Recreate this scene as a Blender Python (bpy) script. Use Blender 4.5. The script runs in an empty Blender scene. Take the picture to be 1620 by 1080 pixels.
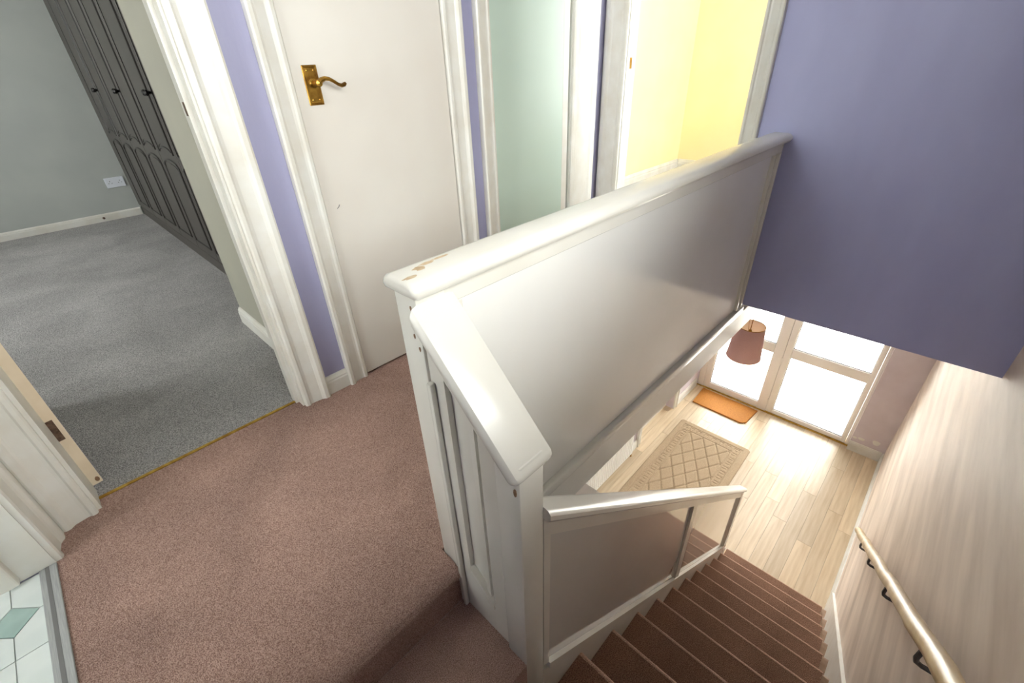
import bpy, bmesh, math, random
from mathutils import Vector, Matrix
random.seed(7)
scene = bpy.context.scene
col = scene.collection

# ------------------------------------------------------------------ camera
CAM_R = ((0.69096884, -0.40366840, 0.59967816),      # world x of (right, down, forward)
         (-0.72193251, -0.34277697, 0.60109683),     # world y
         (-0.03708793, -0.84826633, -0.52826954))    # world z
cd = bpy.data.cameras.new('camera'); cam = bpy.data.objects.new('camera', cd); col.objects.link(cam)
m = Matrix([[CAM_R[i][0], -CAM_R[i][1], -CAM_R[i][2]] for i in range(3)]).to_4x4()
m.translation = (0, 0, 1.15)
cam.matrix_world = m
cd.sensor_width = 36.0; cd.sensor_fit = 'HORIZONTAL'
cd.lens = 713.55 / 1620 * 36.0
cd.clip_start = 0.02
scene.camera = cam

# ------------------------------------------------------------------ light
SKY = 19.0
w = bpy.data.worlds.new('overcast_sky'); scene.world = w; w.use_nodes = True
bg = w.node_tree.nodes['Background']
bg.inputs[0].default_value = (1.0, 0.985, 0.955, 1); bg.inputs[1].default_value = SKY
scene.view_settings.view_transform = 'Standard'; scene.view_settings.look = 'None'
scene.view_settings.gamma = 1.0; scene.view_settings.use_curve_mapping = False
scene.view_settings.exposure = 0.10

def portal(name, loc, direction, sx, sy):
    """sky portal in a window opening: adds no light, only guides sky sampling"""
    ld = bpy.data.lights.new(name, 'AREA'); ld.shape = 'RECTANGLE'; ld.size = sx; ld.size_y = sy
    ld.cycles.is_portal = True
    o = bpy.data.objects.new(name, ld); col.objects.link(o)
    o.location = loc
    o.rotation_euler = Vector(direction).to_track_quat('-Z', 'Y').to_euler()
    return o
portal('front_door_portal', (5.24, 0.80, -1.55), (-1, 0, 0), 2.2, 1.72)
portal('stair_window_portal', (0.57, -0.44, 1.5), (0, 1, 0), .92, .90)
portal('bedroom_window_portal', (-2.76, 4.0, 1.5), (1, 0, 0), 1.3, 2.0)
portal('box_room_window_portal', (3.45, -0.44, 1.425), (0, 1, 0), 1.65, 1.6)
portal('bathroom_window_portal', (-1.86, 0.95, 1.5), (1, 0, 0), 1.4, 1.1)

# ------------------------------------------------------------------ key dimensions (metres, landing floor z = 0)
ZF = -2.659            # hall floor
YD = 1.611             # landing door wall face
XP = 2.40              # lilac end wall face
YR = -0.385            # stair side wall face
XB = -0.375            # back wall face
ZC = 2.35              # upper ceiling
QZ = -0.175            # quarter landing
XW = 0.663             # wardrobe front
YB = 5.75              # bedroom far wall
XF = 5.183             # front door plane

# ------------------------------------------------------------------ materials
def mat(name, c1, c2=None, rough=0.6, scale=6.0, detail=3.0, bump=0.0, bscale=None, stretch=(1, 1, 1), metal=0.0, lo=0.35, hi=0.65, coat=0.0, spec=0.5, dist=0.01):
    mt = bpy.data.materials.new(name); mt.use_nodes = True
    nt = mt.node_tree; b = nt.nodes['Principled BSDF']
    b.inputs['Roughness'].default_value = rough; b.inputs['Metallic'].default_value = metal
    b.inputs['Specular IOR Level'].default_value = spec
    if coat: b.inputs['Coat Weight'].default_value = coat; b.inputs['Coat Roughness'].default_value = 0.08
    b.inputs['Base Color'].default_value = (*c1, 1)
    tc = nt.nodes.new('ShaderNodeTexCoord'); mp = nt.nodes.new('ShaderNodeMapping')
    mp.inputs['Scale'].default_value = stretch
    nt.links.new(tc.outputs['Object'], mp.inputs['Vector'])
    if c2:
        n = nt.nodes.new('ShaderNodeTexNoise'); n.inputs['Scale'].default_value = scale; n.inputs['Detail'].default_value = detail
        nt.links.new(mp.outputs[0], n.inputs['Vector'])
        r = nt.nodes.new('ShaderNodeValToRGB')
        r.color_ramp.elements[0].position = lo; r.color_ramp.elements[1].position = hi
        r.color_ramp.elements[0].color = (*c1, 1); r.color_ramp.elements[1].color = (*c2, 1)
        nt.links.new(n.outputs['Fac'], r.inputs[0]); nt.links.new(r.outputs[0], b.inputs['Base Color'])
    if bump:
        n2 = nt.nodes.new('ShaderNodeTexNoise'); n2.inputs['Scale'].default_value = bscale or scale; n2.inputs['Detail'].default_value = 3
        nt.links.new(mp.outputs[0], n2.inputs['Vector'])
        bp = nt.nodes.new('ShaderNodeBump'); bp.inputs['Strength'].default_value = bump; bp.inputs['Distance'].default_value = dist
        nt.links.new(n2.outputs['Fac'], bp.inputs['Height']); nt.links.new(bp.outputs[0], b.inputs['Normal'])
    return mt

def srgb(r, g, b):
    f = lambda v: (v / 255 / 12.92) if v / 255 <= 0.04045 else ((v / 255 + 0.055) / 1.055) ** 2.4
    return (f(r), f(g), f(b))

def carpet(name, a, b_, cfine=260, cbig=3.0):
    """speckled cut-pile carpet: fine tuft noise over slow tonal drift"""
    mt = mat(name, a, rough=0.95, spec=0.1)
    nt = mt.node_tree; bs = nt.nodes['Principled BSDF']
    tc = nt.nodes.new('ShaderNodeTexCoord')
    n1 = nt.nodes.new('ShaderNodeTexNoise'); n1.inputs['Scale'].default_value = cfine; n1.inputs['Detail'].default_value = 2
    n2 = nt.nodes.new('ShaderNodeTexNoise'); n2.inputs['Scale'].default_value = cbig; n2.inputs['Detail'].default_value = 4
    n2.inputs['Distortion'].default_value = 0.6
    nt.links.new(tc.outputs['Object'], n1.inputs['Vector']); nt.links.new(tc.outputs['Object'], n2.inputs['Vector'])
    r = nt.nodes.new('ShaderNodeValToRGB'); r.color_ramp.elements[0].position = 0.36; r.color_ramp.elements[1].position = 0.64
    r.color_ramp.elements[0].color = (*a, 1); r.color_ramp.elements[1].color = (*b_, 1)
    nt.links.new(n1.outputs['Fac'], r.inputs[0])
    r2 = nt.nodes.new('ShaderNodeMapRange'); r2.inputs['From Min'].default_value = 0.3; r2.inputs['From Max'].default_value = 0.7
    r2.inputs['To Min'].default_value = 0.80; r2.inputs['To Max'].default_value = 1.12
    nt.links.new(n2.outputs['Fac'], r2.inputs['Value'])
    mx = nt.nodes.new('ShaderNodeVectorMath'); mx.operation = 'SCALE'
    nt.links.new(r.outputs[0], mx.inputs[0]); nt.links.new(r2.outputs[0], mx.inputs['Scale'])
    nt.links.new(mx.outputs[0], bs.inputs['Base Color'])
    bp = nt.nodes.new('ShaderNodeBump'); bp.inputs['Strength'].default_value = 0.9; bp.inputs['Distance'].default_value = 0.006
    nt.links.new(n1.outputs['Fac'], bp.inputs['Height']); nt.links.new(bp.outputs[0], bs.inputs['Normal'])
    return mt

M = {}
M['gloss'] = mat('white gloss paint', srgb(229, 227, 219), srgb(221, 218, 208), 0.24, 3, bump=0.03, bscale=14, coat=0.15)
M['gloss_panel'] = mat('white gloss panel paint', srgb(230, 230, 226), srgb(225, 224, 219), 0.05, 2, bump=0.008, bscale=7, coat=1.0)
M['upper_panel'] = mat('white satin gloss panel paint', srgb(236, 236, 232), srgb(231, 230, 226), 0.16, 2, bump=0.02, bscale=7, coat=0.25)
M['trim'] = mat('off white trim paint', srgb(226, 225, 219), srgb(218, 214, 204), 0.35, 9, bump=0.04, bscale=40)
M['door'] = mat('white door paint', srgb(226, 222, 214), srgb(219, 213, 204), 0.4, 2.2, bump=0.02, bscale=20)
M['door_edge'] = mat('cream door edge', srgb(232, 216, 190), srgb(222, 204, 176), 0.5, 12)
M['mint'] = mat('mint door paint', srgb(200, 218, 206), srgb(192, 211, 199), 0.35, 1.6)
M['lilac'] = mat('lilac wall paint', srgb(161, 161, 192), srgb(155, 154, 185), 0.45, 5, bump=0.05, bscale=60, stretch=(1, 1, 0.35))
M['lilac_end_lit'] = mat('daylit lilac wall paint', srgb(176, 179, 220), srgb(169, 171, 213), 0.45, 5, bump=0.05, bscale=60, stretch=(1, 1, 0.35))  # same lilac paint, coloured lighter and bluer to paint in daylight
M['hall_lilac'] = mat('pale hall paint', srgb(212, 202, 208), srgb(202, 190, 196), 0.6, 4, bump=0.05, bscale=50)  # paler, greyer lilac on the hall walls
M['yellow'] = mat('yellow wall paint', srgb(250, 234, 184), srgb(249, 231, 177), 0.7, 3)
M['sage'] = mat('sage grey wall paint', srgb(168, 166, 150), srgb(162, 160, 146), 0.75, 3)
M['grey_wall'] = mat('grey wall paint', srgb(180, 184, 180), srgb(174, 178, 175), 0.75, 3)
M['ceil'] = mat('ceiling paint', srgb(240, 238, 232), rough=0.8)
M['stair_wall'] = mat('brushed pale stair wall', srgb(236, 221, 207), srgb(196, 179, 165), 0.55, 4.0, 6, bump=0.3, bscale=9, stretch=(0.3, 1, 1.9), lo=0.32, hi=0.68, spec=.25)
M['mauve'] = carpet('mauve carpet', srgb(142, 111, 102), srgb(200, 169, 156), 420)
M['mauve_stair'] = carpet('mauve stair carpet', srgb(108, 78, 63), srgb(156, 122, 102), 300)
M['mauve_nose_lit'] = carpet('highlit mauve stair carpet', srgb(160, 124, 106), srgb(208, 172, 150), 300)  # lighter carpet colour stands in for door light caught on rounded nosings
M['bare'] = mat('bare beige tread edge', srgb(180, 152, 128), srgb(160, 130, 106), .6, 20)
M['grey_carpet'] = carpet('grey carpet', srgb(128, 126, 126), srgb(204, 202, 201), 300, 2.2)
M['wardrobe'] = mat('dark grey wardrobe', srgb(66, 61, 57), srgb(60, 56, 52), 0.42, 4)
M['wardrobe_line'] = mat('wardrobe moulding', srgb(44, 41, 39), rough=0.4)
M['black'] = mat('black iron', srgb(38, 36, 36), rough=0.4, metal=0.6)
M['brass'] = mat('aged brass', srgb(190, 150, 70), srgb(128, 92, 40), 0.32, 30, 3, metal=1.0)
M['hinge'] = mat('rusty hinge', srgb(122, 98, 80), srgb(78, 60, 50), 0.5, 80, metal=0.3)
M['gold_bar'] = mat('gold threshold', srgb(206, 170, 80), srgb(170, 130, 56), 0.35, 30, metal=0.8)
M['grey_strip'] = mat('grey threshold strip', srgb(168, 170, 170), srgb(150, 152, 153), 0.45, 20, stretch=(20, 1, 1))
M['grey_strip2'] = mat('grey threshold groove', srgb(112, 112, 112), rough=0.6)
M['tile'] = mat('white floor tile', srgb(222, 228, 226), srgb(212, 220, 218), 0.25, 10)
M['tile_green'] = mat('sage floor tile', srgb(168, 192, 186), srgb(154, 178, 172), 0.25, 12)
M['grout'] = mat('grout', srgb(176, 182, 180), rough=0.8)
M['upvc'] = mat('white upvc', srgb(246, 241, 234), rough=0.3)
M['rail_wood'] = mat('pale pine', srgb(210, 184, 136), srgb(178, 148, 100), 0.32, 7, 4, bump=0.05, bscale=30, stretch=(0.6, 6, 2))
M['bracket'] = mat('grey bracket', srgb(96, 96, 98), rough=0.4, metal=0.5)
M['radiator'] = mat('radiator enamel', srgb(240, 238, 234), rough=0.3)
M['socket'] = mat('white plastic', srgb(226, 230, 238), rough=0.3)
M['slot'] = mat('dark slot', srgb(40, 40, 44), rough=0.6)
M['cupboard'] = mat('grey cupboard paint', srgb(196, 190, 180), srgb(186, 180, 170), 0.5, 5)
M['coir'] = mat('coir', srgb(206, 138, 52), srgb(160, 98, 34), 0.75, 240, 2, bump=0.5, bscale=260, spec=0.3, dist=0.004)
M['rug'] = mat('beige rug pile', srgb(190, 170, 142), srgb(164, 142, 116), 0.95, 200, 2, bump=0.6, bscale=260, spec=0.1, dist=0.005)
M['shade'] = mat('dusky pink fabric', srgb(196, 164, 164), srgb(188, 154, 154), 0.9, 300, 1)
def translucent(mt, fac):
    nt = mt.node_tree; b = nt.nodes['Principled BSDF']; out = [n for n in nt.nodes if n.type == 'OUTPUT_MATERIAL'][0]
    t = nt.nodes.new('ShaderNodeBsdfTranslucent'); mx = nt.nodes.new('ShaderNodeMixShader'); mx.inputs[0].default_value = fac
    c = b.inputs['Base Color']
    if c.links: nt.links.new(c.links[0].from_socket, t.inputs[0])
    else: t.inputs[0].default_value = c.default_value
    nt.links.new(b.outputs[0], mx.inputs[1]); nt.links.new(t.outputs[0], mx.inputs[2]); nt.links.new(mx.outputs[0], out.inputs[0])
translucent(M['shade'], .35)
M['shade_in'] = mat('cream shade lining', srgb(250, 240, 214), rough=0.7)
translucent(M['shade_in'], .5)
M['rub'] = mat('rubbed paint', srgb(206, 188, 158), srgb(180, 154, 120), .6, 60)
M['worn'] = mat('bare wood chip', srgb(150, 116, 88), srgb(120, 90, 66), 0.8, 90)
M['paving'] = mat('pale paving', srgb(232, 228, 220), srgb(220, 216, 208), 0.8, 4)
M['under'] = mat('plain dark core', srgb(70, 66, 62), rough=0.9)

def planks_mat():
    mt = mat('oak laminate', srgb(224, 206, 178), srgb(202, 179, 147), 0.32, 5, 5, bump=0.02, bscale=20, stretch=(0.5, 7, 1), lo=0.3, hi=0.72)
    nt = mt.node_tree; bs = nt.nodes['Principled BSDF']
    oi = nt.nodes.new('ShaderNodeObjectInfo'); mr = nt.nodes.new('ShaderNodeMapRange')
    mr.inputs['To Min'].default_value = 0.84; mr.inputs['To Max'].default_value = 1.14
    nt.links.new(oi.outputs['Random'], mr.inputs['Value'])
    src = bs.inputs['Base Color'].links[0].from_socket
    vm = nt.nodes.new('ShaderNodeVectorMath'); vm.operation = 'SCALE'
    nt.links.new(src, vm.inputs[0]); nt.links.new(mr.outputs[0], vm.inputs['Scale'])
    nt.links.new(vm.outputs[0], bs.inputs['Base Color'])
    return mt
M['plank'] = planks_mat()

def glass_mat():
    mt = bpy.data.materials.new('window glass'); mt.use_nodes = True; nt = mt.node_tree
    for n in list(nt.nodes):
        if n.type != 'OUTPUT_MATERIAL': nt.nodes.remove(n)
    out = [n for n in nt.nodes][0]
    t = nt.nodes.new('ShaderNodeBsdfTransparent'); t.inputs[0].default_value = (0.96, 0.98, 0.98, 1)
    g = nt.nodes.new('ShaderNodeBsdfGlossy'); g.inputs['Roughness'].default_value = 0.05
    f = nt.nodes.new('ShaderNodeFresnel'); f.inputs[0].default_value = 1.45
    mx = nt.nodes.new('ShaderNodeMixShader')
    nt.links.new(f.outputs[0], mx.inputs[0]); nt.links.new(t.outputs[0], mx.inputs[1]); nt.links.new(g.outputs[0], mx.inputs[2])
    nt.links.new(mx.outputs[0], out.inputs[0])
    return mt
M['glass'] = glass_mat()

# ------------------------------------------------------------------ mesh helpers
def B(): return bmesh.new()

def box(bm, x0, x1, y0, y1, z0, z1):
    vs = [bm.verts.new((x, y, z)) for z in (z0, z1) for y in (y0, y1) for x in (x0, x1)]
    for f in ((0, 2, 3, 1), (4, 5, 7, 6), (0, 1, 5, 4), (2, 6, 7, 3), (0, 4, 6, 2), (1, 3, 7, 5)):
        bm.faces.new([vs[i] for i in f])
    return bm

def bbox(x0, x1, y0, y1, z0, z1, bev=0.0, seg=2):
    bm = box(B(), x0, x1, y0, y1, z0, z1)
    if bev: bmesh.ops.bevel(bm, geom=bm.edges[:], offset=bev, segments=seg, profile=0.5, affect='EDGES')
    return bm

def prism(bm, pts, fn, a, b):
    """extrude closed 2-D outline pts from a to b; fn(u, v, t) -> xyz"""
    A = [bm.verts.new(fn(u, v, a)) for u, v in pts]; C = [bm.verts.new(fn(u, v, b)) for u, v in pts]
    n = len(pts)
    for i in range(n): bm.faces.new((A[i], A[(i + 1) % n], C[(i + 1) % n], C[i]))
    bm.faces.new(A[::-1]); bm.faces.new(C)
    return bm

def loft(bm, sec, fn, stations):
    """rail with eased ends: stations are (t, inset) pairs, the outline shrinking by inset"""
    cu = (min(p[0] for p in sec) + max(p[0] for p in sec)) / 2; cv = (min(p[1] for p in sec) + max(p[1] for p in sec)) / 2
    hu = max(p[0] for p in sec) - cu; hv = max(p[1] for p in sec) - cv; rings = []
    for t, ins in stations:
        rings.append([bm.verts.new(fn(cu + (u - cu) * (1 - ins / hu), cv + (v - cv) * (1 - ins / hv), t)) for u, v in sec])
    n = len(sec)
    for a, b in zip(rings, rings[1:]):
        for i in range(n): bm.faces.new((a[i], a[(i + 1) % n], b[(i + 1) % n], b[i]))
    bm.faces.new(rings[0][::-1]); bm.faces.new(rings[-1])
    return bm

def tube(bm, pts, r, n=8, cyc=False, rad=None):
    """round tube along pts"""
    pts = [Vector(p) for p in pts]; rings = []; N = len(pts); prev = None
    for i, p in enumerate(pts):
        if cyc: d = pts[(i + 1) % N] - pts[i - 1]
        else: d = pts[min(i + 1, N - 1)] - pts[max(i - 1, 0)]
        d.normalize()
        if prev is None:
            up = Vector((0, 0, 1)) if abs(d.z) < 0.9 else Vector((1, 0, 0))
            s = d.cross(up).normalized()
        else:
            s = (prev - d * prev.dot(d)).normalized()
        prev = s; t = d.cross(s)
        rr = rad[i] if rad else r
        rings.append([bm.verts.new(p + (s * math.cos(k * 2 * math.pi / n) + t * math.sin(k * 2 * math.pi / n)) * rr) for k in range(n)])
    for i in range(N if cyc else N - 1):
        a, b = rings[i], rings[(i + 1) % N]
        for k in range(n): bm.faces.new((a[k], a[(k + 1) % n], b[(k + 1) % n], b[k]))
    if not cyc:
        bm.faces.new(rings[0][::-1]); bm.faces.new(rings[-1])
    return bm

def lathe(bm, prof, c, axis='z', n=24):
    rings = []
    for r, h in prof:
        ring = []
        for k in range(n):
            a = 2 * math.pi * k / n
            if axis == 'z': p = (c[0] + r * math.cos(a), c[1] + r * math.sin(a), c[2] + h)
            elif axis == 'y': p = (c[0] + r * math.cos(a), c[1] + h, c[2] + r * math.sin(a))
            else: p = (c[0] + h, c[1] + r * math.cos(a), c[2] + r * math.sin(a))
            ring.append(bm.verts.new(p))
        rings.append(ring)
    for a, b in zip(rings, rings[1:]):
        for k in range(n): bm.faces.new((a[k], a[(k + 1) % n], b[(k + 1) % n], b[k]))
    return rings

def finish(bm):
    bmesh.ops.recalc_face_normals(bm, faces=bm.faces[:])

def obj(name, bm, m, parent=None, smooth=False, label=None, kind=None):
    finish(bm)
    # origin at the base centre of the piece, so every object carries its own place
    xs = [v.co for v in bm.verts]
    lo = Vector((min(v.x for v in xs), min(v.y for v in xs), min(v.z for v in xs)))
    hi = Vector((max(v.x for v in xs), max(v.y for v in xs), max(v.z for v in xs)))
    o0 = Vector(((lo.x + hi.x) / 2, (lo.y + hi.y) / 2, lo.z))
    bmesh.ops.translate(bm, verts=bm.verts[:], vec=-o0)
    me = bpy.data.meshes.new(name); bm.to_mesh(me); bm.free()
    if smooth:
        me.polygons.foreach_set('use_smooth', [True] * len(me.polygons))
        try: me.set_sharp_from_angle(angle=math.radians(38))
        except Exception: pass
    me.materials.append(M[m])
    o = bpy.data.objects.new(name, me); col.objects.link(o)
    put(o, o0, parent)
    if label: o['label'] = label
    if kind: o['kind'] = kind
    return o

WORLD = {}
def put(o, loc, parent=None):
    WORLD[o] = Vector(loc)
    if parent is not None:
        o.parent = parent; o.location = Vector(loc) - WORLD[parent]
    else: o.location = loc

def root(name, label, cat, loc, kind=None, group=None):
    o = bpy.data.objects.new(name, None); col.objects.link(o); o.empty_display_size = 0.1
    put(o, loc); o['label'] = label; o['category'] = cat
    if kind: o['kind'] = kind
    if group: o['group'] = group
    return o

def thing(name, bm, m, label, cat, kind=None, smooth=False, group=None):
    o = obj(name, bm, m, None, smooth); o['label'] = label; o['category'] = cat
    if kind: o['kind'] = kind
    if group: o['group'] = group
    return o

def struct(name, bm, m, label, cat): return thing(name, bm, m, label, cat, 'structure')

# profile of a moulded architrave: (across from the opening edge, projection)
ARCH = [(0, 0), (0, .013), (.004, .017), (.012, .018), (.017, .013), (.024, .012), (.050, .017), (.055, .021), (.060, .027), (.070, .028), (.075, .024), (.075, 0)]
SKIRT = [(0, 0), (.016, 0), (.016, .075), (.013, .082), (.014, .090), (.009, .100), (.006, .108), (0, .110)]   # (projection, height)

def arch_y(e, dirx, yface, width, z0, z1, out=-1):
    """upright architrave on a wall y = yface, opening edge at x = e, growing towards dirx"""
    k = width / .075
    return prism(B(), [(a * k, p) for a, p in ARCH], lambda u, v, t: (e + dirx * u, yface + out * v, t), z0, z1)

def arch_x(e, diry, xface, width, z0, z1, out=-1):
    k = width / .075
    return prism(B(), [(a * k, p) for a, p in ARCH], lambda u, v, t: (xface + out * v, e + diry * u, t), z0, z1)

def head_y(x0, x1, z, yface, width, out=-1):
    k = width / .075
    return prism(B(), [(a * k, p) for a, p in ARCH], lambda u, v, t: (t, yface + out * v, z + u), x0, x1)

def head_x(y0, y1, z, xface, width, out=-1):
    k = width / .075
    return prism(B(), [(a * k, p) for a, p in ARCH], lambda u, v, t: (xface + out * v, t, z + u), y0, y1)

def skirt_y(yface, x0, x1, z, out=-1, h=1.0):
    return prism(B(), SKIRT, lambda u, v, t: (t, yface + out * u, z + v * h), x0, x1)

def skirt_x(xface, y0, y1, z, out=-1, h=1.0):
    return prism(B(), SKIRT, lambda u, v, t: (xface + out * u, t, z + v * h), y0, y1)

def wall(name, axis, f0, f1, a0, a1, z0, z1, holes, m, label):
    """slab between f0..f1 on its axis, a0..a1 along, with rectangular holes (a0,a1,z0,z1)"""
    bm = B()
    def put_box(p, q, r, s):
        if q - p < 1e-4 or s - r < 1e-4: return
        if axis == 'y': box(bm, p, q, f0, f1, r, s)
        else: box(bm, f0, f1, p, q, r, s)
    cur = a0
    for h in sorted(holes):
        put_box(cur, h[0], z0, z1); put_box(h[0], h[1], z0, h[2]); put_box(h[0], h[1], h[3], z1); cur = h[1]
    put_box(cur, a1, z0, z1)
    return struct(name, bm, m, label, 'wall')

# ================================================================== STRUCTURE
DH = 2.03
# landing door wall (bedroom, cupboard and mint-door openings)
wall('wall_left', 'y', YD, 1.711, XB - .1, XP + .08, 0, ZC, [(-.272, .425, 0, DH), (.672, 1.325, 0, DH), (1.535, 2.125, 0, DH)], 'lilac', 'lilac landing wall holding the bedroom, cupboard and mint doors')
# lilac end wall above the hall
wall('wall_end', 'x', XP, XP + .08, YR, YD, -.012, ZC, [(.814, 1.491, 0, DH)], 'lilac_end_lit', 'deep lilac wall hanging over the front hall, beside the white panelling')
wall('wall_right', 'y', YR - .1, YR, XB - .1, 5.35, ZF - .1, ZC, [(.12, 1.02, 1.04, 1.96), (2.65, 4.25, .6, 2.25)], 'stair_wall', 'pale brushed stair wall carrying the wooden handrail')
wall('wall_back', 'x', XB - .1, XB, YR - .1, YD, ZF - .1, ZC, [(.72, 1.492, -.006, DH)], 'lilac', 'lilac back wall beside the tiled bathroom')
struct('ceiling', box(B(), -3.0, 5.4, -.5, 5.95, ZC, ZC + .1), 'ceil', 'white upstairs ceiling', 'ceiling')

# landing floor with rounded stair nosing
bm = B()
prof = [(1.662, 0), (.665, 0), (.645, -.004), (.628, -.013), (.619, -.026), (.618, -.036), (.624, -.046), (.634, -.052), (.637, -.06), (.637, QZ), (1.662, QZ)]
prism(bm, prof, lambda u, v, t: (t, u, v), XB, .386)
box(bm, .386, .460, .700, 1.662, QZ, 0); box(bm, .460, XP + .10, .688, 1.662, QZ, 0)
floor_l = struct('floor_landing', bm, 'mauve', 'mauve pink carpet of the landing with a rounded step edge', 'carpet')
for p in floor_l.data.polygons: p.use_smooth = False

# ---- hall below
bm = box(B(), XB, 5.30, YR, 1.80, ZF - .10, ZF - .012)
floor_h = struct('floor_hall', bm, 'under', 'pale oak laminate floor of the hall', 'floor')
PW = .122; row = 0; y = YR + .001
while y < 1.79:
    y1 = min(y + PW, 1.795); x = 1.9 - random.random() * 1.1
    while x < 5.26:
        L = 1.18; x0 = max(x, 1.7); x1 = min(x + L, 5.262)
        if x1 - x0 > .03:
            obj('plank', box(B(), x0, x1 - .0016, y, y1 - .0016, ZF - .012, ZF), 'plank', floor_h)
        x += L
    y = y1
wall('wall_hall_left', 'y', 1.675, 1.80, XB, 5.35, ZF, -.012, [(3.674, 4.485, ZF, ZF + DH)], 'hall_lilac', 'pale lilac hall wall with the radiator and a doorway')
wall('wall_front', 'x', 5.125, 5.28, YR, 1.675, ZF - .1, -.012, [(-.075, 1.675, ZF - .1, ZF + 2.2)], 'hall_lilac', 'short pale lilac wall beside the glazed front door')
wf = bpy.data.objects['wall_front']
for k, (yy, zz_, ry, rz) in enumerate([(-.285, ZF + .205, .032, .034), (-.160, ZF + .185, .030, .017), (-.10, ZF + .175, .02, .012)]):
    b_ = B(); n = 14
    ring = [(yy + ry * math.cos(a) * (1 + .18 * math.sin(3 * a + k)), zz_ + rz * math.sin(a) * (1 + .15 * math.cos(2 * a))) for a in [i * 2 * math.pi / n for i in range(n)]]
    prism(b_, ring, lambda u, v, t: (t, u, v), 5.1235, 5.126)
    obj('filler_patch', b_, 'trim', wf, label='pale rounded filler patch on the wall')
struct('ceiling_hall', box(B(), XP + .081, 5.28, YR, 1.675, -.012, -.003), 'ceil', 'white hall ceiling under the box room', 'ceiling')

# ---- bedroom
wall('wall_bedroom_far', 'y', YB, YB + .1, -2.8, 1.4, -.1, ZC, [], 'grey_wall', 'grey bedroom wall with a double socket near the skirting')
wall('wall_bedroom_window', 'x', -2.8, -2.7, 1.711, YB, -.1, ZC, [(3.0, 5.0, .85, 2.15)], 'grey_wall', 'grey bedroom wall holding the window')
wall('wall_bedroom_side', 'x', .515, .66, 1.711, 2.566, 0, ZC, [], 'sage', 'sage grey wall stub inside the bedroom doorway')
wall('wall_wardrobe_back', 'x', 1.25, 1.35, 1.711, YB, 0, ZC, [], 'grey_wall', 'wall behind the dark wardrobe')
wall('wall_bedroom_near', 'y', YD, 1.711, -2.8, XB - .1, -.1, ZC, [], 'grey_wall', 'near bedroom wall beside the open door')
struct('floor_bedroom', box(B(), -2.75, 1.3, 1.662, YB + .02, -.1, -.001), 'grey_carpet', 'grey flecked bedroom carpet', 'carpet')
# ---- mint-door room and cupboard
wall('wall_mint_room', 'y', 2.3, 2.4, 1.35, XP + .08, 0, ZC, [], 'mint', 'mint wall of the room behind the ajar door')
wall('wall_cupboard', 'y', 1.80, 1.85, .56, 1.45, 0, ZC, [], 'trim', 'back of the landing cupboard')
wall('wall_partition', 'x', 1.36, 1.46, 1.711, 2.3, 0, ZC, [], 'mint', 'partition between cupboard and mint room')
struct('floor_mint_room', box(B(), 1.35, XP, 1.662, 2.42, -.1, -.001), 'grey_carpet', 'floor of the mint room', 'carpet')
# ---- yellow box room
wall('wall_yellow_left', 'y', 2.42, 2.52, XP, 5.3, 0, ZC, [], 'yellow', 'pale yellow side wall of the box room, washed by window light')
wall('wall_yellow_far', 'x', 5.18, 5.3, YR, 2.42, 0, ZC, [], 'yellow', 'warm yellow far wall of the box room')
wall('wall_yellow_near', 'x', XP, XP + .08, 1.711, 2.42, 0, ZC, [], 'yellow', 'yellow near wall of the box room')
struct('floor_yellow', box(B(), XP + .10, 5.3, YR, 2.52, -.002, .0), 'grey_carpet', 'box room carpet', 'carpet')
# ---- bathroom
wall('wall_bathroom_window', 'x', -1.9, -1.8, .2, YD, -.1, ZC, [(.4, 1.5, .8, 2.2)], 'tile', 'white bathroom window wall')
wall('wall_bathroom_side', 'y', .15, .25, -1.9, XB - .1, -.1, ZC, [], 'tile', 'white bathroom side wall')
floor_b = struct('floor_bathroom', box(B(), -1.85, -.41, .25, 1.475, -.0055, -.004), 'grout', 'white tiled bathroom floor with small sage diamonds', 'floor')
TS = .1255; GX, GY = -.472, 1.343; q = .051; g_ = .0013
for i in range(-4, 2):
    for j in range(-6, 1):
        x0, x1 = GX + (i - 1) * TS + g_, GX + i * TS - g_; y0, y1 = GY + j * TS + g_, GY + (j + 1) * TS - g_
        if x0 < -.95 or x0 > -.41 or y1 > 1.475: continue
        x1 = min(x1, -.408)
        def node(a, b): return (a + b) % 2 == 0      # diamonds on alternate crossings
        pts = []
        for (cx, cy, sx, sy, a, b) in ((x0, y0, 1, 1, i - 1, j), (x1, y0, -1, 1, i, j), (x1, y1, -1, -1, i, j + 1), (x0, y1, 1, -1, i - 1, j + 1)):
            if node(a, b) and not (sx < 0 and x1 > -.4085):
                p1, p2 = (cx + sx * q, cy), (cx, cy + sy * q)
                pts += [p2, p1] if (sx, sy) in ((1, 1), (-1, -1)) else [p1, p2]
            else: pts.append((cx, cy))
        obj('tile', prism(B(), pts, lambda u, v, t: (u, v, t), -.004, 0), 'tile', floor_b)
for i in range(-4, 1):
    for j in range(-6, 2):
        cx, cy = GX + i * TS, GY + j * TS
        if (i + j) % 2 or cx < -.95 or cy > 1.45: continue
        r_ = q - .0015
        pts = [(min(cx + a * r_, -.408), cy + b * r_) for a, b in ((1, 0), (0, 1), (-1, 0), (0, -1))]
        obj('tile', prism(B(), pts, lambda u, v, t: (u, v, t), -.004, 0), 'tile_green', floor_b, label='sage green diamond tile')

# outside ground in front of the door
struct('floor_outside', box(B(), 5.28, 14, -6, 8, ZF - .2, ZF - .05), 'paving', 'pale paving outside the front door', 'paving')

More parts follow.
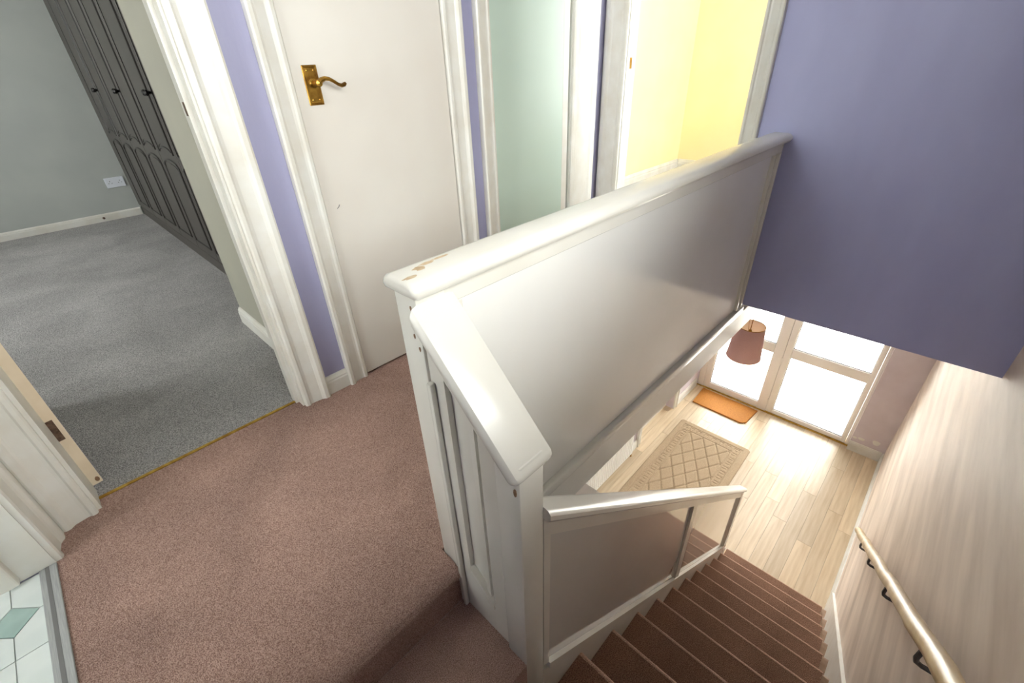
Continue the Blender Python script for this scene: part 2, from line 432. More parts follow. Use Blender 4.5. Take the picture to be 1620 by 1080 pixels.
# ================================================================== DOORS UPSTAIRS
def lining_y(rt, x0, x1, t=.02, ya=YD, yb=1.711, z1=DH):
    obj('jamb', box(B(), x0, x0 + t, ya, yb, 0, z1 - t), 'trim', rt); obj('jamb', box(B(), x1 - t, x1, ya, yb, 0, z1 - t), 'trim', rt)
    obj('head_jamb', box(B(), x0, x1, ya, yb, z1 - t, z1), 'trim', rt)

# door_1: bedroom doorway with the leaf folded back into the room
d1 = root('door_1', 'open white bedroom doorway with wide moulded architrave and cream door edge', 'door', (.08, YD, 0), 'structure')
lining_y(d1, -.272, .425)
obj('architrave', arch_y(.412, 1, YD, .100, 0, DH + .06), 'trim', d1)
obj('architrave', arch_y(-.262, -1, YD, .0855, 0, DH + .06), 'trim', d1)
obj('architrave', head_y(-.345, .50, DH - .01, YD, .085), 'trim', d1)
obj('door_stop', box(B(), .393, .405, 1.650, 1.690, 0, DH - .02), 'trim', d1)
def swung(bm, a=math.radians(9.0), c=(-.226, 1.731)):
    bmesh.ops.rotate(bm, verts=bm.verts[:], cent=(c[0], c[1], 0), matrix=Matrix.Rotation(a, 3, 'Z')); return bm
leaf = obj('leaf', swung(bbox(-.262, -.226, 1.732, 2.43, .012, DH - .03, .002, 1)), 'door', d1)
obj('edge_face', swung(box(B(), -.2615, -.2265, 1.7305, 1.733, .013, DH - .031)), 'door_edge', leaf, label='bare cream door edge')
for hz in (.25, 1.05, 1.80):
    h = B(); box(h, -.258, -.238, 1.7285, 1.7306, hz - .038, hz + .038)
    tube(h, [(-.264, 1.722, hz - .038), (-.264, 1.722, hz + .038)], .005, 8)
    for zz_ in (-.026, 0, .026): lathe(h, [(0.0001, -.0016), (.0035, -.0012), (.004, 0)], (-.246, 1.7286, hz + zz_), 'y', 8)
    obj('hinge', swung(h), 'hinge', leaf, label='rusty steel butt hinge')
obj('wear_chip', swung(prism(B(), [(-.236 + .006 * math.cos(a), .03 + .010 * math.sin(a)) for a in [i * .785 for i in range(8)]], lambda u, v, t: (u, t, v), 1.7296, 1.7306)), 'worn', leaf, label='patch of bare wood')
obj('strike_plate', box(B(), .3915, .394, 1.655, 1.668, 1.050, 1.085), 'hinge', d1, label='small metal strike plate')
thing('threshold_bar', bbox(-.252, .405, 1.657, 1.670, 0, .005, .002, 2), 'gold_bar', 'thin gold metal carpet bar across the bedroom doorway', 'carpet bar')

# door_2: white cupboard door
def lever_handle(parent, x, y, z, sgn=1, plate=True):
    """brass scroll lever on an oblong plate; face of the door at y, pointing to -y"""
    h = obj('handle', bbox(x - .0245, x + .0245, y - .004, y, z - .062, z + .050, .0015, 1), 'brass', parent, label='aged brass lever handle on an oblong plate')
    rim = B(); a = .0195; pts = [(x - a, y - .0045, z - .057), (x + a, y - .0045, z - .057), (x + a, y - .0045, z + .045), (x - a, y - .0045, z + .045)]
    for p_, q_ in zip(pts, pts[1:] + pts[:1]): tube(rim, [p_, q_], .0028, 6)
    obj('plate_rim', rim, 'brass', h)
    for sx in (-.011, .011):
        for sz in (.035, -.047):
            s = B(); lathe(s, [(.0001, -.0022), (.003, -.0016), (.0036, 0)], (x + sx, y - .004, z + sz), 'y', 8); obj('screw', s, 'brass', h)
    lv = B(); lathe(lv, [(.0001, 0), (.013, 0), (.0135, -.006), (.009, -.010), (.0085, -.034), (.011, -.040), (.010, -.047), (.0001, -.050)], (x, y - .004, z), 'y', 14)
    pth = [(0, -.044, .000), (.010, -.047, .008), (.022, -.048, .012), (.036, -.048, .010), (.050, -.047, .003), (.064, -.046, -.006), (.076, -.045, -.010), (.086, -.044, -.008), (.092, -.043, -.004)]
    tube(lv, [(x + sgn * px, y + py, z + pz) for px, py, pz in pth], .005, 8, rad=[.0085, .0080, .0068, .0058, .0052, .0052, .0058, .0066, .0045])
    obj('lever', lv, 'brass', h, smooth=True)
    return h
d2 = root('door_2', 'closed plain white cupboard door with a brass lever handle', 'door', (1.0, YD, 0), 'structure')
lining_y(d2, .672, 1.325)
obj('architrave', arch_y(.692, -1, YD, .085, 0, DH + .06), 'trim', d2)
obj('architrave', arch_y(1.305, 1, YD, .088, 0, DH + .06), 'trim', d2)
obj('architrave', head_y(.61, 1.39, DH - .01, YD, .08), 'trim', d2)
leaf = obj('leaf', bbox(.6955, 1.3015, 1.606, 1.646, .008, DH - .026, .0015, 1), 'door', d2)
lever_handle(leaf, .754, 1.606, 1.112)
sc = B(); tube(sc, [(.737, 1.6058, .718), (.744, 1.6056, .722), (.749, 1.6058, .730)], .0013, 5); obj('scuff', sc, 'grey_strip2', leaf, label='small grey scuff')

# door_3: mint door standing just ajar
d3 = root('door_3', 'pale mint door standing just ajar beside the white cupboard door', 'door', (1.83, YD, 0), 'structure')
lining_y(d3, 1.535, 2.125, .018)
obj('architrave', arch_y(1.548, -1, YD, .082, 0, DH + .06), 'trim', d3)
obj('architrave', arch_y(2.112, 1, YD, .195, 0, DH + .06), 'trim', d3)
obj('architrave', head_y(1.47, 2.30, DH - .01, YD, .08), 'trim', d3)
def ajar(bm): 
    bmesh.ops.rotate(bm, verts=bm.verts[:], cent=(2.094, 1.614, 0), matrix=Matrix.Rotation(math.radians(-5.5), 3, 'Z')); return bm
leaf = obj('leaf', ajar(bbox(1.552, 2.094, 1.614, 1.652, .008, DH - .026, .0015, 1)), 'mint', d3)
obj('edge_strip', ajar(box(B(), 2.055, 2.093, 1.6132, 1.6139, .009, DH - .027)), 'trim', leaf, label='paler edge strip')
hp = obj('lock_plate', ajar(bbox(1.553, 1.582, 1.610, 1.614, 1.06, 1.165, .001, 1)), 'brass', leaf, label='narrow brass lock plate')
tk = B(); lathe(tk, [(.0001, -.016), (.005, -.016), (.006, -.010), (.004, -.004), (.006, 0)], (1.573, 1.610, 1.13), 'y', 10); obj('thumb_turn', ajar(tk), 'brass', hp, smooth=True)

# door_4: yellow box-room doorway in the lilac end wall
d4 = root('door_4', 'open white doorway into the yellow box room', 'door', (XP, 1.2, 0), 'structure')
for y0, y1 in ((.814, .834), (1.471, 1.491)): obj('jamb', box(B(), XP, XP + .08, y0, y1, 0, DH - .02), 'trim', d4)
obj('head_jamb', box(B(), XP, XP + .08, .814, 1.491, DH - .02, DH), 'trim', d4)
obj('architrave', arch_x(.829, -1, XP, .076, 0, DH + .06), 'trim', d4)
obj('architrave', arch_x(1.476, 1, XP, .128, 0, DH + .06), 'trim', d4)
obj('architrave', head_x(.755, 1.602, DH - .01, XP, .07), 'trim', d4)
obj('strike_plate', box(B(), XP + .025, XP + .045, 1.4695, 1.4712, 1.09, 1.14), 'brass', d4, label='small brass strike plate')

# door_5: bathroom doorway in the back wall, leaf swung inwards
d5 = root('door_5', 'white bathroom doorway with its leaf swung in over the tiles', 'door', (XB, 1.1, 0), 'structure')
for y0, y1 in ((.72, .74), (1.474, 1.492)): obj('jamb', box(B(), XB - .1, XB, y0, y1, 0, DH - .02), 'trim', d5)
obj('head_jamb', box(B(), XB - .1, XB, .72, 1.492, DH - .02, DH), 'trim', d5)
obj('architrave', arch_x(1.478, 1, XB, .098, 0, DH + .06, out=1), 'trim', d5)
obj('architrave', arch_x(.735, -1, XB, .075, 0, DH + .06, out=1), 'trim', d5)
obj('architrave', head_x(.66, 1.57, DH - .01, XB, .075, out=1), 'trim', d5)
obj('leaf', bbox(-1.13, -.447, 1.452, 1.488, .006, DH - .03, .006, 2), 'trim', d5)
st = root('threshold_strip', 'ribbed grey metal strip between the pink carpet and bathroom tiles', 'carpet bar', (-.392, 1.1, 0))
obj('cover', bbox(-.412, -.374, .742, 1.472, 0, .005, .0015, 1), 'grey_strip', st)
obj('groove', box(B(), -.399, -.390, .744, 1.470, .005, .0056), 'grey_strip2', st)

struct('trim_1', box(B(), XB, XB + .027, 1.574, YD - .001, 0, DH + .06), 'trim', 'white corner batten between bedroom and bathroom architraves', 'trim')
# ---- skirtings
xs_end = 3.126
def base(name, bm, label): return struct(name, bm, 'trim', label, 'skirting')
base('baseboard_landing', skirt_y(YD, .512, .607, 0, h=.72), 'short white skirting between the bedroom and cupboard architraves')
base('baseboard_landing_strip', skirt_y(YD, 1.393, 1.466, 0, h=.72), 'short white skirting between the cupboard and mint door')
base('baseboard_bedroom_far', skirt_y(YB, -2.7, XW, 0, h=.62), 'white skirting along the grey bedroom wall')
base('baseboard_bedroom_side', skirt_x(.515, 1.711, 2.566, 0, h=.80), 'white skirting on the sage wall stub')
base('baseboard_yellow_left', skirt_y(2.42, XP + .08, 5.18, 0, h=1.3), 'white skirting on the yellow side wall')
base('baseboard_yellow_far', skirt_x(5.18, YR, 2.404, 0, h=1.3), 'white skirting on the yellow far wall')
base('baseboard_hall_right', skirt_y(YR, xs_end, 5.125, ZF, out=1, h=1.1), 'white skirting at the foot of the stair wall in the hall')
base('baseboard_hall_front', skirt_x(5.125, YR + .018, -.075, ZF, h=1.1), 'white skirting under the pale wall beside the front door')
base('baseboard_hall_left', skirt_y(1.675, 2.2, 3.600, ZF, h=1.1), 'white skirting under the hall radiator')
base('baseboard_hall_corner', skirt_y(1.675, 4.560, 5.12, ZF, h=1.1), 'white skirting between the hall doorway and front door')

# ================================================================== STAIRCASE
GO, RI = .2236, .193
stair = root('staircase', 'straight stair flight in mauve pink carpet between the panelling and stair wall', 'staircase', (1.6, 0, ZF))
def step_prof(xr, xn, zt, zb, ins=0.0):
    r = .016
    return [(xr, zb), (xr, zt - ins), (xn - r - ins, zt - ins), (xn - .006 - ins, zt - .004 - ins), (xn - ins, zt - .014 - ins), (xn - .002 - ins, zt - .024), (xn - .010 - ins, zt - .032), (xn - .024 - ins, zt - .036), (xn - .026 - ins, zb)]
YS0, YS1 = -.335, .386
for k in range(12):
    xn = .4264 + GO * k; zt = -.343 - RI * k; zb = zt - RI
    if k == 11: zb = ZF
    xr = xn - GO - .026
    bm = prism(B(), step_prof(xr, xn, zt, zb), lambda u, v, t: (u, t, v), YS0, YS1 - .001)
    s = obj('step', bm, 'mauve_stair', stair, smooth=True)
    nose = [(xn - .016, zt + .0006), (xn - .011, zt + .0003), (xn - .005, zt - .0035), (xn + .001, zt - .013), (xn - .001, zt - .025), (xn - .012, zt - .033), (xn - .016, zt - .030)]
    obj('nosing', prism(B(), nose, lambda u, v, t: (u, t, v), YS0 + .0005, YS1 - .0015), 'mauve_nose_lit', s, smooth=True, label='carpet nosing with its lit edge painted paler')
    bm = prism(B(), step_prof(xr + .002, xn, zt, zb, .007), lambda u, v, t: (u, t, v), -.366, YS0)
    obj('painted_edge', bm, 'bare', s, label='bare painted edge beside the carpet')
bm = B(); box(bm, XB + .001, .177, YR + .001, .386, -.42, QZ); box(bm, XB + .001, .387, .386, .4535, -.42, QZ); box(bm, XB + .001, .406, .4535, .6262, -.42, QZ); box(bm, XB + .001, .387, .6262, .6365, -.42, QZ); box(bm, .177, .203, YR + .001, .386, QZ - .03, QZ)
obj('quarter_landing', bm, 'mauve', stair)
# wall string
nz = lambda x: -.343 - (x - .4264) * RI / GO
top = lambda x: nz(x) + .125
xe = 3.115
pts = [(.12, top(.12)), (xe, ZF + .12), (xe + .01, ZF + .12), (xe + .01, ZF), (2.95, ZF), (.12, nz(.12) - .35)]
bm = prism(B(), pts, lambda u, v, t: (u, t, v), YR + .001, -.3665)
obj('wall_string', bm, 'trim', stair)
# ================================================================== LANDING BALUSTRADE (upper panelling)
lb = root('landing_balustrade', 'tall glossy white panelled balustrade along the landing, with worn top rail', 'balustrade', (1.4, .66, QZ))
obj('newel_post', bbox(.388, .455, .627, .694, QZ + .001, .803, .004, 2), 'gloss', lb, smooth=True)
ph = .803
# ogee rail cap
capy = [(.612, .803), (.606, .812), (.607, .822), (.614, .830), (.630, .835), (.684, .835), (.700, .830), (.707, .822), (.708, .812), (.702, .803)]
bm = loft(B(), capy, lambda u, v, t: (t, u, v), [(.374, .009), (.3755, .005), (.379, .002), (.384, 0), (XP - .001, 0)])
cap = obj('top_rail', bm, 'gloss', lb, smooth=True)
ch = B(); 
for (cx, cy, rx, ry) in ((.395, .640, .014, .006), (.43, .662, .012, .010), (.455, .672, .016, .006), (.49, .676, .02, .004)):
    prism(ch, [(cx + rx * math.cos(a) * (1 + .3 * math.sin(5 * a)), cy + ry * math.sin(a)) for a in [i * .571 for i in range(11)]], lambda u, v, t: (u, v, t), .8345, .8353)
obj('worn_patch', ch, 'rub', cap, label='rubbed bare patches in the paint')
obj('panel', box(B(), .455, XP - .001, .642, .680, -.012, .803), 'upper_panel', lb)
obj('upper_rail', bbox(.455, XP - .001, .634, .688, .757, .803, .002, 1), 'gloss', lb)
obj('near_stile', bbox(.4552, .500, .634, .688, -.012, .757, .002, 1), 'gloss', lb)
obj('far_stile', bbox(2.366, XP - .001, .634, .688, -.012, .757, .002, 1), 'gloss', lb)
for xx in (2.300, 2.358): obj('bead', bbox(xx - .009, xx + .009, .626, .645, -.010, .757, .005, 2), 'gloss', lb, smooth=True)
ap = obj('apron_board', bbox(.4552, 2.90, .628, .688, -.195, -.058, .003, 1), 'gloss', lb)
obj('apron_ledge', bbox(.4552, XP - .001, .622, .690, -.058, -.016, .007, 3), 'gloss', lb, smooth=True)
for (yy, zz_) in ((.645, .775), (.648, .715), (.637, .69)):
    obj('paint_chip', prism(B(), [(yy + .0028 * math.cos(a) * (1 + .3 * math.sin(3 * a)), zz_ + .0055 * math.sin(a)) for a in [i * .785 for i in range(8)]], lambda u, v, t: (t, u, v), .3872, .3885), 'worn', lb, label='brown chip in the white paint')

# ================================================================== STAIR BALUSTRADE (turn panel and flight panel)
sb = root('stair_balustrade', 'low sloping white stair balustrade with glossy panel beside the mauve stairs', 'balustrade', (1.5, .41, ZF))
# --- turn panel, facing the quarter landing
SL = 1.03
zc = lambda y: .752 - (.592 - y) * SL                       # upper arris of the sloping cap
obj('newel_post', bbox(.388, .455, .386, .452, -.40, zc(.419) - .030, .004, 2), 'gloss', sb, smooth=True)
d = Vector((0, -1, -SL)).normalized(); nrm = Vector((0, -SL, 1)).normalized()
P0 = Vector((0, .6262, zc(.6262))); P1 = Vector((0, .372, zc(.372)))
sec = [(.377, -.034), (.371, -.024), (.371, -.012), (.377, -.003), (.388, 0), (.462, 0), (.473, -.003), (.479, -.012), (.479, -.024), (.473, -.034)]
bm = B(); L1 = (P1 - P0).length
def capfn(u, v, t):
    p = P0 + d * t
    # plumb cut against the upper newel, square-rounded at the foot
    o = Vector((u, p.y, p.z)) + nrm * v
    if t == 0: o = Vector((u, .6262, P0.z + v / nrm.z))
    return o
loft(bm, sec, capfn, [(0, 0), (L1 - .014, 0), (L1 - .007, .002), (L1 - .002, .006), (L1, .011)])
obj('turn_rail', bm, 'gloss', sb, smooth=True)
zu = lambda y: zc(y) - .050
def quad_prism(y0, y1, za0, za1, zb0, zb1, x0, x1):
    """prism in the x direction: bottom z (at y0,y1) and top z (at y0,y1)"""
    return prism(B(), [(y0, za0), (y1, za1), (y1, zb1), (y0, zb0)], lambda u, v, t: (t, u, v), x0, x1)
obj('turn_panel', quad_prism(.452, .6262, QZ + .001, QZ + .001, zu(.452), zu(.6262), .408, .440), 'gloss', sb)
obj('turn_rail_board', quad_prism(.452, .6262, zu(.452) - .055, zu(.6262) - .055, zu(.452), zu(.6262), .394, .4079), 'gloss', sb)
obj('turn_stile', quad_prism(.584, .6262, QZ + .001, QZ + .001, zu(.584) - .055, zu(.6262) - .055, .394, .4079), 'gloss', sb)
obj('turn_stile', quad_prism(.452, .500, QZ + .001, QZ + .001, zu(.452) - .055, zu(.500) - .055, .394, .4079), 'gloss', sb)
obj('turn_muntin', quad_prism(.515, .530, -.03, -.03, zu(.515) - .055, zu(.53) - .055, .3985, .4079), 'gloss', sb)
obj('turn_foot_rail', quad_prism(.500, .584, QZ + .001, QZ + .001, -.062, .018, .394, .4079), 'gloss', sb)
obj('turn_sill', quad_prism(.500, .584, -.062, .018, -.046, .034, .391, .4079), 'gloss', sb)
bm = bbox(.380, .3938, .612, .6262, QZ + .001, .62, .004, 2); obj('turn_bead', bm, 'gloss', sb, smooth=True)
bm = prism(B(), [(.381 + .004 * math.cos(a), .505 + .01 * math.sin(a)) for a in [i * .785 for i in range(8)]], lambda u, v, t: (t, u, v), .3705, .372)
obj('paint_chip', bm, 'worn', sb, label='brown chip at the rail end')

# --- flight panel
SLF = -.8575
zt_ = lambda x: .403 + SLF * (x - .431)                     # cap top
def sloped(x0, x1, f0, f1, y0, y1):
    """prism between sloping lines f0 (bottom) and f1 (top) over x0..x1"""
    return prism(B(), [(x0, f0(x0)), (x1, f0(x1)), (x1, f1(x1)), (x0, f1(x0))], lambda u, v, t: (u, t, v), y0, y1)
XE = 2.742
sec = [(.374, -.036), (.368, -.026), (.368, -.012), (.374, -.003), (.382, 0), (.418, 0), (.428, -.003), (.434, -.012), (.434, -.026), (.428, -.036)]
bm = B()
loft(bm, sec, lambda u, v, t: (t, u, zt_(t) + v), [(.4555, 0), (XE - .010, 0), (XE - .004, .002), (XE, .007)])
obj('flight_rail', bm, 'gloss', sb, smooth=True)
rb = lambda x: .295 - .862 * (x - .45)                      # underside of top board
tb = lambda x: -.318 - .862 * (x - .48)                     # top of bottom bead
cb = lambda x: zt_(x) - .0355
XS = 2.735
obj('flight_board', sloped(.4555, XS, rb, cb, .3862, .424), 'gloss', sb)
obj('flight_panel', sloped(.4555, 2.70, lambda x: tb(x) - .02, rb, .398, .414), 'gloss_panel', sb)
obj('flight_bead', sloped(.4785, 2.662, lambda x: tb(x) - .030, tb, .3815, .3975), 'gloss', sb)
obj('flight_string', prism(B(), [(.4555, tb(.4555) - .03), (2.662, tb(2.662) - .03), (2.735, tb(2.735) - .05), (2.80, nz(2.80) + .02), (2.80, ZF), (2.55, ZF), (.4555, -.70)], lambda u, v, t: (u, t, v), .3862, .424), 'gloss', sb)
obj('near_stile', prism(B(), [(.4555, tb(.4555)), (.4785, tb(.4785)), (.4785, rb(.4785)), (.4555, rb(.4555))], lambda u, v, t: (u, t, v), .3862, .3979), 'gloss', sb)
obj('mid_stile', prism(B(), [(1.535, tb(1.535)), (1.592, tb(1.592)), (1.592, rb(1.592)), (1.535, rb(1.535))], lambda u, v, t: (u, t, v), .3862, .3979), 'gloss', sb)
bm = prism(B(), [(2.672, tb(2.672) - .03), (2.728, tb(2.728) - .09), (2.728, cb(2.728)), (2.672, cb(2.672))], lambda u, v, t: (u, t, v), .383, .426)
obj('end_post', bm, 'gloss', sb)
for zz_ in (0, -.12):
    obj('screw_cap', prism(B(), [(2.705 + .008 * math.cos(a), tb(2.70) + zz_ + .01 * math.sin(a)) for a in [i * .785 for i in range(8)]], lambda u, v, t: (u, t, v), .380, .3835), 'worn', sb, label='brown screw cap')

# ================================================================== HANDRAIL
hr = root('handrail', 'pale varnished wooden handrail on bent grey brackets along the stair wall', 'handrail', (1.8, YR, -1.0))
rz = lambda x: .112 - .838 * (x - .83)
pts = []; rad = []
xs = [.35 + i * .09 for i in range(31)]
for i, x in enumerate(xs):
    pts.append((x, -.312 + .002 * math.sin(i * 1.7), rz(x) + .003 * math.sin(i * 1.1))); rad.append(.0235 + .0012 * math.sin(i * 2.3))
pts.append((3.10, -.312, rz(3.10))); rad.append(.0215)
obj('rail', tube(B(), pts, .023, 14, rad=rad), 'rail_wood', hr, smooth=True)
for x in (1.02, 1.60, 2.17, 2.66):
    bm = B()
    za = rz(x)
    path = [(x, -.312, za - .018), (x, -.312, za - .062), (x + .001, -.316, za - .076), (x + .003, -.328, za - .083), (x + .006, YR + .004, za - .086)]
    tube(bm, path, .0062, 8)
    lathe(bm, [(.0001, .006), (.016, .006), (.018, .003), (.018, .0005)], (x + .006, YR, za - .086), 'y', 14)
    obj('bracket', bm, 'bracket', hr, smooth=True)

# ================================================================== FRONT DOOR
fd = root('door_6', 'white plastic framed front door and side panel full of bright daylight', 'door', (XF, .8, ZF), 'structure')
FX0, FX1 = 5.172, 5.242
ZT = ZF + 2.15; MR0, MR1 = -1.836, -1.722
def fr(name, y0, y1, z0, z1, par, x0=FX0, x1=FX1, bev=.006): return obj(name, bbox(x0, x1, y0, y1, z0, z1, bev, 2), 'upvc', par, smooth=True)
sp = fr('side_frame', 1.590, 1.670, ZF, ZT, fd)
fr('sash_stile', 1.518, 1.590, ZF, ZT, fd, 5.178)
fr('bottom_rail', .905, 1.518, ZF, -2.565, fd, 5.178); fr('mid_rail', .912, 1.518, MR0, MR1, fd, 5.178); fr('top_rail', .905, 1.518, ZT - .09, ZT, fd, 5.178)
fr('mullion', .806, .910, ZF, ZT, fd)
fr('door_stile', .733, .804, ZF + .012, ZT, fd, 5.176)
fr('door_stile', -.040, .006, ZF + .012, ZT, fd, 5.176)
fr('side_frame', -.074, -.041, ZF, ZT, fd)
fr('door_bottom_rail', .006, .733, ZF + .012, -2.592, fd, 5.176); fr('door_mid_rail', .006, .733, MR0 + .004, MR1 + .006, fd, 5.176); fr('door_top_rail', .006, .733, ZT - .09, ZT, fd, 5.176)
for (y0, y1, z0, z1) in ((.910, 1.518, -2.565, MR0), (.912, 1.518, MR1, ZT - .09), (.006, .733, -2.592, MR0 + .004), (.006, .733, MR1 + .006, ZT - .09)):
    obj('pane', box(B(), 5.205, 5.211, y0, y1, z0, z1), 'glass', fd)
    g = B(); e = .006
    for a in ((y0, y0 + e, z0, z1), (y1 - e, y1, z0, z1), (y0 + e, y1 - e, z0, z0 + e), (y0 + e, y1 - e, z1 - e, z1)): box(g, 5.196, 5.2049, *a)
    obj('gasket', g, 'grey_strip2', fd, label='thin dark rubber gasket')
for zz_ in (-2.50, -1.90, -1.20):
    h = B(); tube(h, [(5.166, .805, zz_ - .045), (5.166, .805, zz_ + .045)], .008, 10); box(h, 5.166, 5.1765, .800, .812, zz_ - .035, zz_ + .035)
    obj('hinge', h, 'upvc', fd, smooth=True)
obj('threshold', bbox(5.155, 5.28, -.074, 1.670, ZF - .0, ZF + .010, .003, 1), 'gold_bar', fd)

# hall doorway
d7 = root('door_7', 'white hall doorway with a closed recessed door beyond the radiator', 'door', (4.08, 1.675, ZF), 'structure')
def ay(e, dx, w): return prism(B(), [(a * w / .075, p) for a, p in ARCH], lambda u, v, t: (e + dx * u, 1.675 - v, t), ZF, ZF + DH + .06)
obj('architrave', ay(3.674, -1, .074), 'trim', d7); obj('architrave', ay(4.485, 1, .074), 'trim', d7)
obj('leaf', bbox(3.68, 4.479, 1.762, 1.798, ZF + .006, ZF + DH - .01, .002, 1), 'trim', d7)

# ================================================================== WINDOWS OUT OF SHOT (give the daylight)
def window(n, label, axis, f0, f1, a0, a1, z0, z1, mull=1):
    fm = (f0 + f1) / 2
    def bx(p, q, r, t, u=f0, v=f1): return box(B(), u, v, p, q, r, t) if axis == 'x' else box(B(), p, q, u, v, r, t)
    wd = root('unseen_window_%d' % n, label, 'window', (fm, (a0 + a1) / 2, z0) if axis == 'x' else ((a0 + a1) / 2, fm, z0), 'structure')
    t = .045
    for a in ((a0, a0 + t, z0, z1), (a1 - t, a1, z0, z1), (a0 + t, a1 - t, z0, z0 + t), (a0 + t, a1 - t, z1 - t, z1)): obj('frame', bx(*a), 'upvc', wd)
    for k in range(mull):
        am = a0 + (a1 - a0) * (k + 1) / (mull + 1); obj('mullion', bx(am - .02, am + .02, z0 + t, z1 - t), 'upvc', wd)
    for k in range(mull + 1):
        a = a0 + (a1 - a0) * k / (mull + 1); b_ = a0 + (a1 - a0) * (k + 1) / (mull + 1)
        obj('pane', bx(a + (t if k == 0 else .02), b_ - (t if k == mull else .02), z0 + t, z1 - t, fm - .003, fm + .003), 'glass', wd)
window(1, 'unseen white framed stair window above the handrail wall', 'y', -.475, -.435, .12, 1.02, 1.04, 1.96)
window(2, 'unseen white framed bedroom window', 'x', -2.79, -2.75, 3.0, 5.0, .85, 2.15, 2)
window(3, 'unseen white framed box room window', 'y', -.475, -.435, 2.65, 4.25, .6, 2.25)
window(4, 'unseen white framed bathroom window', 'x', -1.88, -1.84, .4, 1.5, .8, 2.2)

# ================================================================== WARDROBE
wr = root('wardrobe', 'long dark grey fitted wardrobe with arched panel doors along the bedroom', 'wardrobe', (XW + .2, 4.15, 0))
YW0, YW1 = 2.575, YB - .002
obj('carcass', box(B(), XW + .022, 1.245, YW0, YW1, 0, 2.25), 'wardrobe', wr)
pp = [(0, 0), (-.012, 0), (-.012, .07), (-.004, .085), (0, .09)]
obj('plinth', prism(B(), pp, lambda u, v, t: (XW + .021 + u, t, v), YW0, YW1 - .001), 'wardrobe', wr)
obj('scriber', box(B(), XW + .002, XW + .0215, 5.535, YW1, .091, 2.25), 'wardrobe', wr)
def arch_path(y0, y1, z0, z1, arch_top=True, rise=.034):
    n = 10; top_ = [(y0 + (y1 - y0) * i / n) for i in range(n + 1)]
    if arch_top: return [(y0, z0), (y1, z0)] + [(y, z1 - rise + rise * math.sin(math.pi * (1 - i / n)) ** .55 if 0 < i < n else z1 - rise) for i, y in reversed(list(enumerate(top_)))]
    return [(y1, z1), (y0, z1)] + [(y, z0 + rise * math.sin(math.pi * i / n) ** .55 if 0 < i < n else z0) for i, y in enumerate(top_)]
edges = [2.585, 2.95, 3.38, 3.812, 4.245, 4.675, 5.102, 5.533]
for i in range(7):
    a, b_ = edges[i], edges[i + 1]
    dr = obj('door', bbox(XW, XW + .021, a + .002, b_ - .002, .095, 2.24, .002, 1), 'wardrobe', wr)
    for (z0, z1, at) in ((.16, .705, True), (.745, 2.16, False)):
        pth = [(XW - .001, yy, zz_) for yy, zz_ in arch_path(a + .055, b_ - .055, z0, z1, at)]
        obj('moulding', tube(B(), pth, .0065, 6, cyc=True), 'wardrobe_line', dr)
        c_ = [(yy, zz_) for yy, zz_ in arch_path(a + .075, b_ - .075, z0 + .02, z1 - .02, at)]
        obj('field', prism(B(), c_, lambda u, v, t: (t, u, v), XW - .004, XW + .001), 'wardrobe', dr)
    ky = (b_ - .028) if i % 2 == 1 else (a + .028)
    k = B(); lathe(k, [(.0001, -.034), (.010, -.034), (.016, -.028), (.016, -.020), (.008, -.014), (.006, -.004), (.012, 0)], (XW, ky, 1.075), 'x', 12)
    obj('knob', k, 'black', dr, smooth=True, label='small black turned knob')

# socket
so = root('wall_socket', 'white double socket low on the grey bedroom wall', 'socket', (.57, YB, .275))
obj('faceplate', bbox(.494, .640, YB - .010, YB, .276, .364, .003, 2), 'socket', so)
for cx in (.53, .604):
    s = B()
    for ox, oz, w_, h_ in ((0, .017, .004, .010), (-.012, 0, .008, .004), (.012, 0, .008, .004)): box(s, cx + ox - w_ / 2, cx + ox + w_ / 2, YB - .0106, YB - .0095, .315 + oz - h_ / 2, .315 + oz + h_ / 2)
    obj('pin_holes', s, 'slot', so)
    obj('switch', bbox(cx - .006 + (.022 if cx > .55 else -.022), cx + .006 + (.022 if cx > .55 else -.022), YB - .013, YB - .0095, .338, .354, .001, 1), 'socket', so)
ds = B(); lathe(ds, [(.0001, -.030), (.010, -.030), (.011, -.020), (.006, -.016), (.006, -.004), (.012, 0)], (.36, YB - .010, .035), 'y', 12)
thing('skirting_stud', ds, 'hinge', 'tiny dark metal stud on the grey bedroom skirting', 'fitting', smooth=True)

# ================================================================== HALL THINGS
ra = root('radiator', 'white ribbed panel radiator low on the hall wall', 'radiator', (2.95, 1.64, ZF))
RX0, RX1, RZ0, RZ1 = 2.45, 3.40, ZF + .09, ZF + .69
pts = []; n = 26; pw = (RX1 - RX0) / n
for i in range(n):
    x = RX0 + i * pw
    pts += [(x, 1.622), (x + pw * .12, 1.606), (x + pw * .55, 1.606), (x + pw * .67, 1.626), (x + pw * .95, 1.626)]
pts += [(RX1, 1.622), (RX1, 1.632), (RX0, 1.632)]
obj('front_panel', prism(B(), pts, lambda u, v, t: (u, v, t), RZ0 + .022, RZ1 - .03), 'radiator', ra)
obj('bottom_bar', bbox(RX0, RX1, 1.608, 1.632, RZ0, RZ0 + .024, .004, 2), 'radiator', ra)
obj('top_bar', bbox(RX0, RX1, 1.606, 1.658, RZ1 - .03, RZ1, .005, 2), 'radiator', ra)
obj('back_panel', box(B(), RX0 + .01, RX1 - .01, 1.645, 1.655, RZ0, RZ1 - .03), 'radiator', ra)
vb = B(); tube(vb, [(RX1 - .02, 1.636, RZ0 + .02), (RX1 + .02, 1.636, RZ0 + .02), (RX1 + .03, 1.636, ZF)], .008, 8); obj('valve_pipe', vb, 'brass', ra, smooth=True)
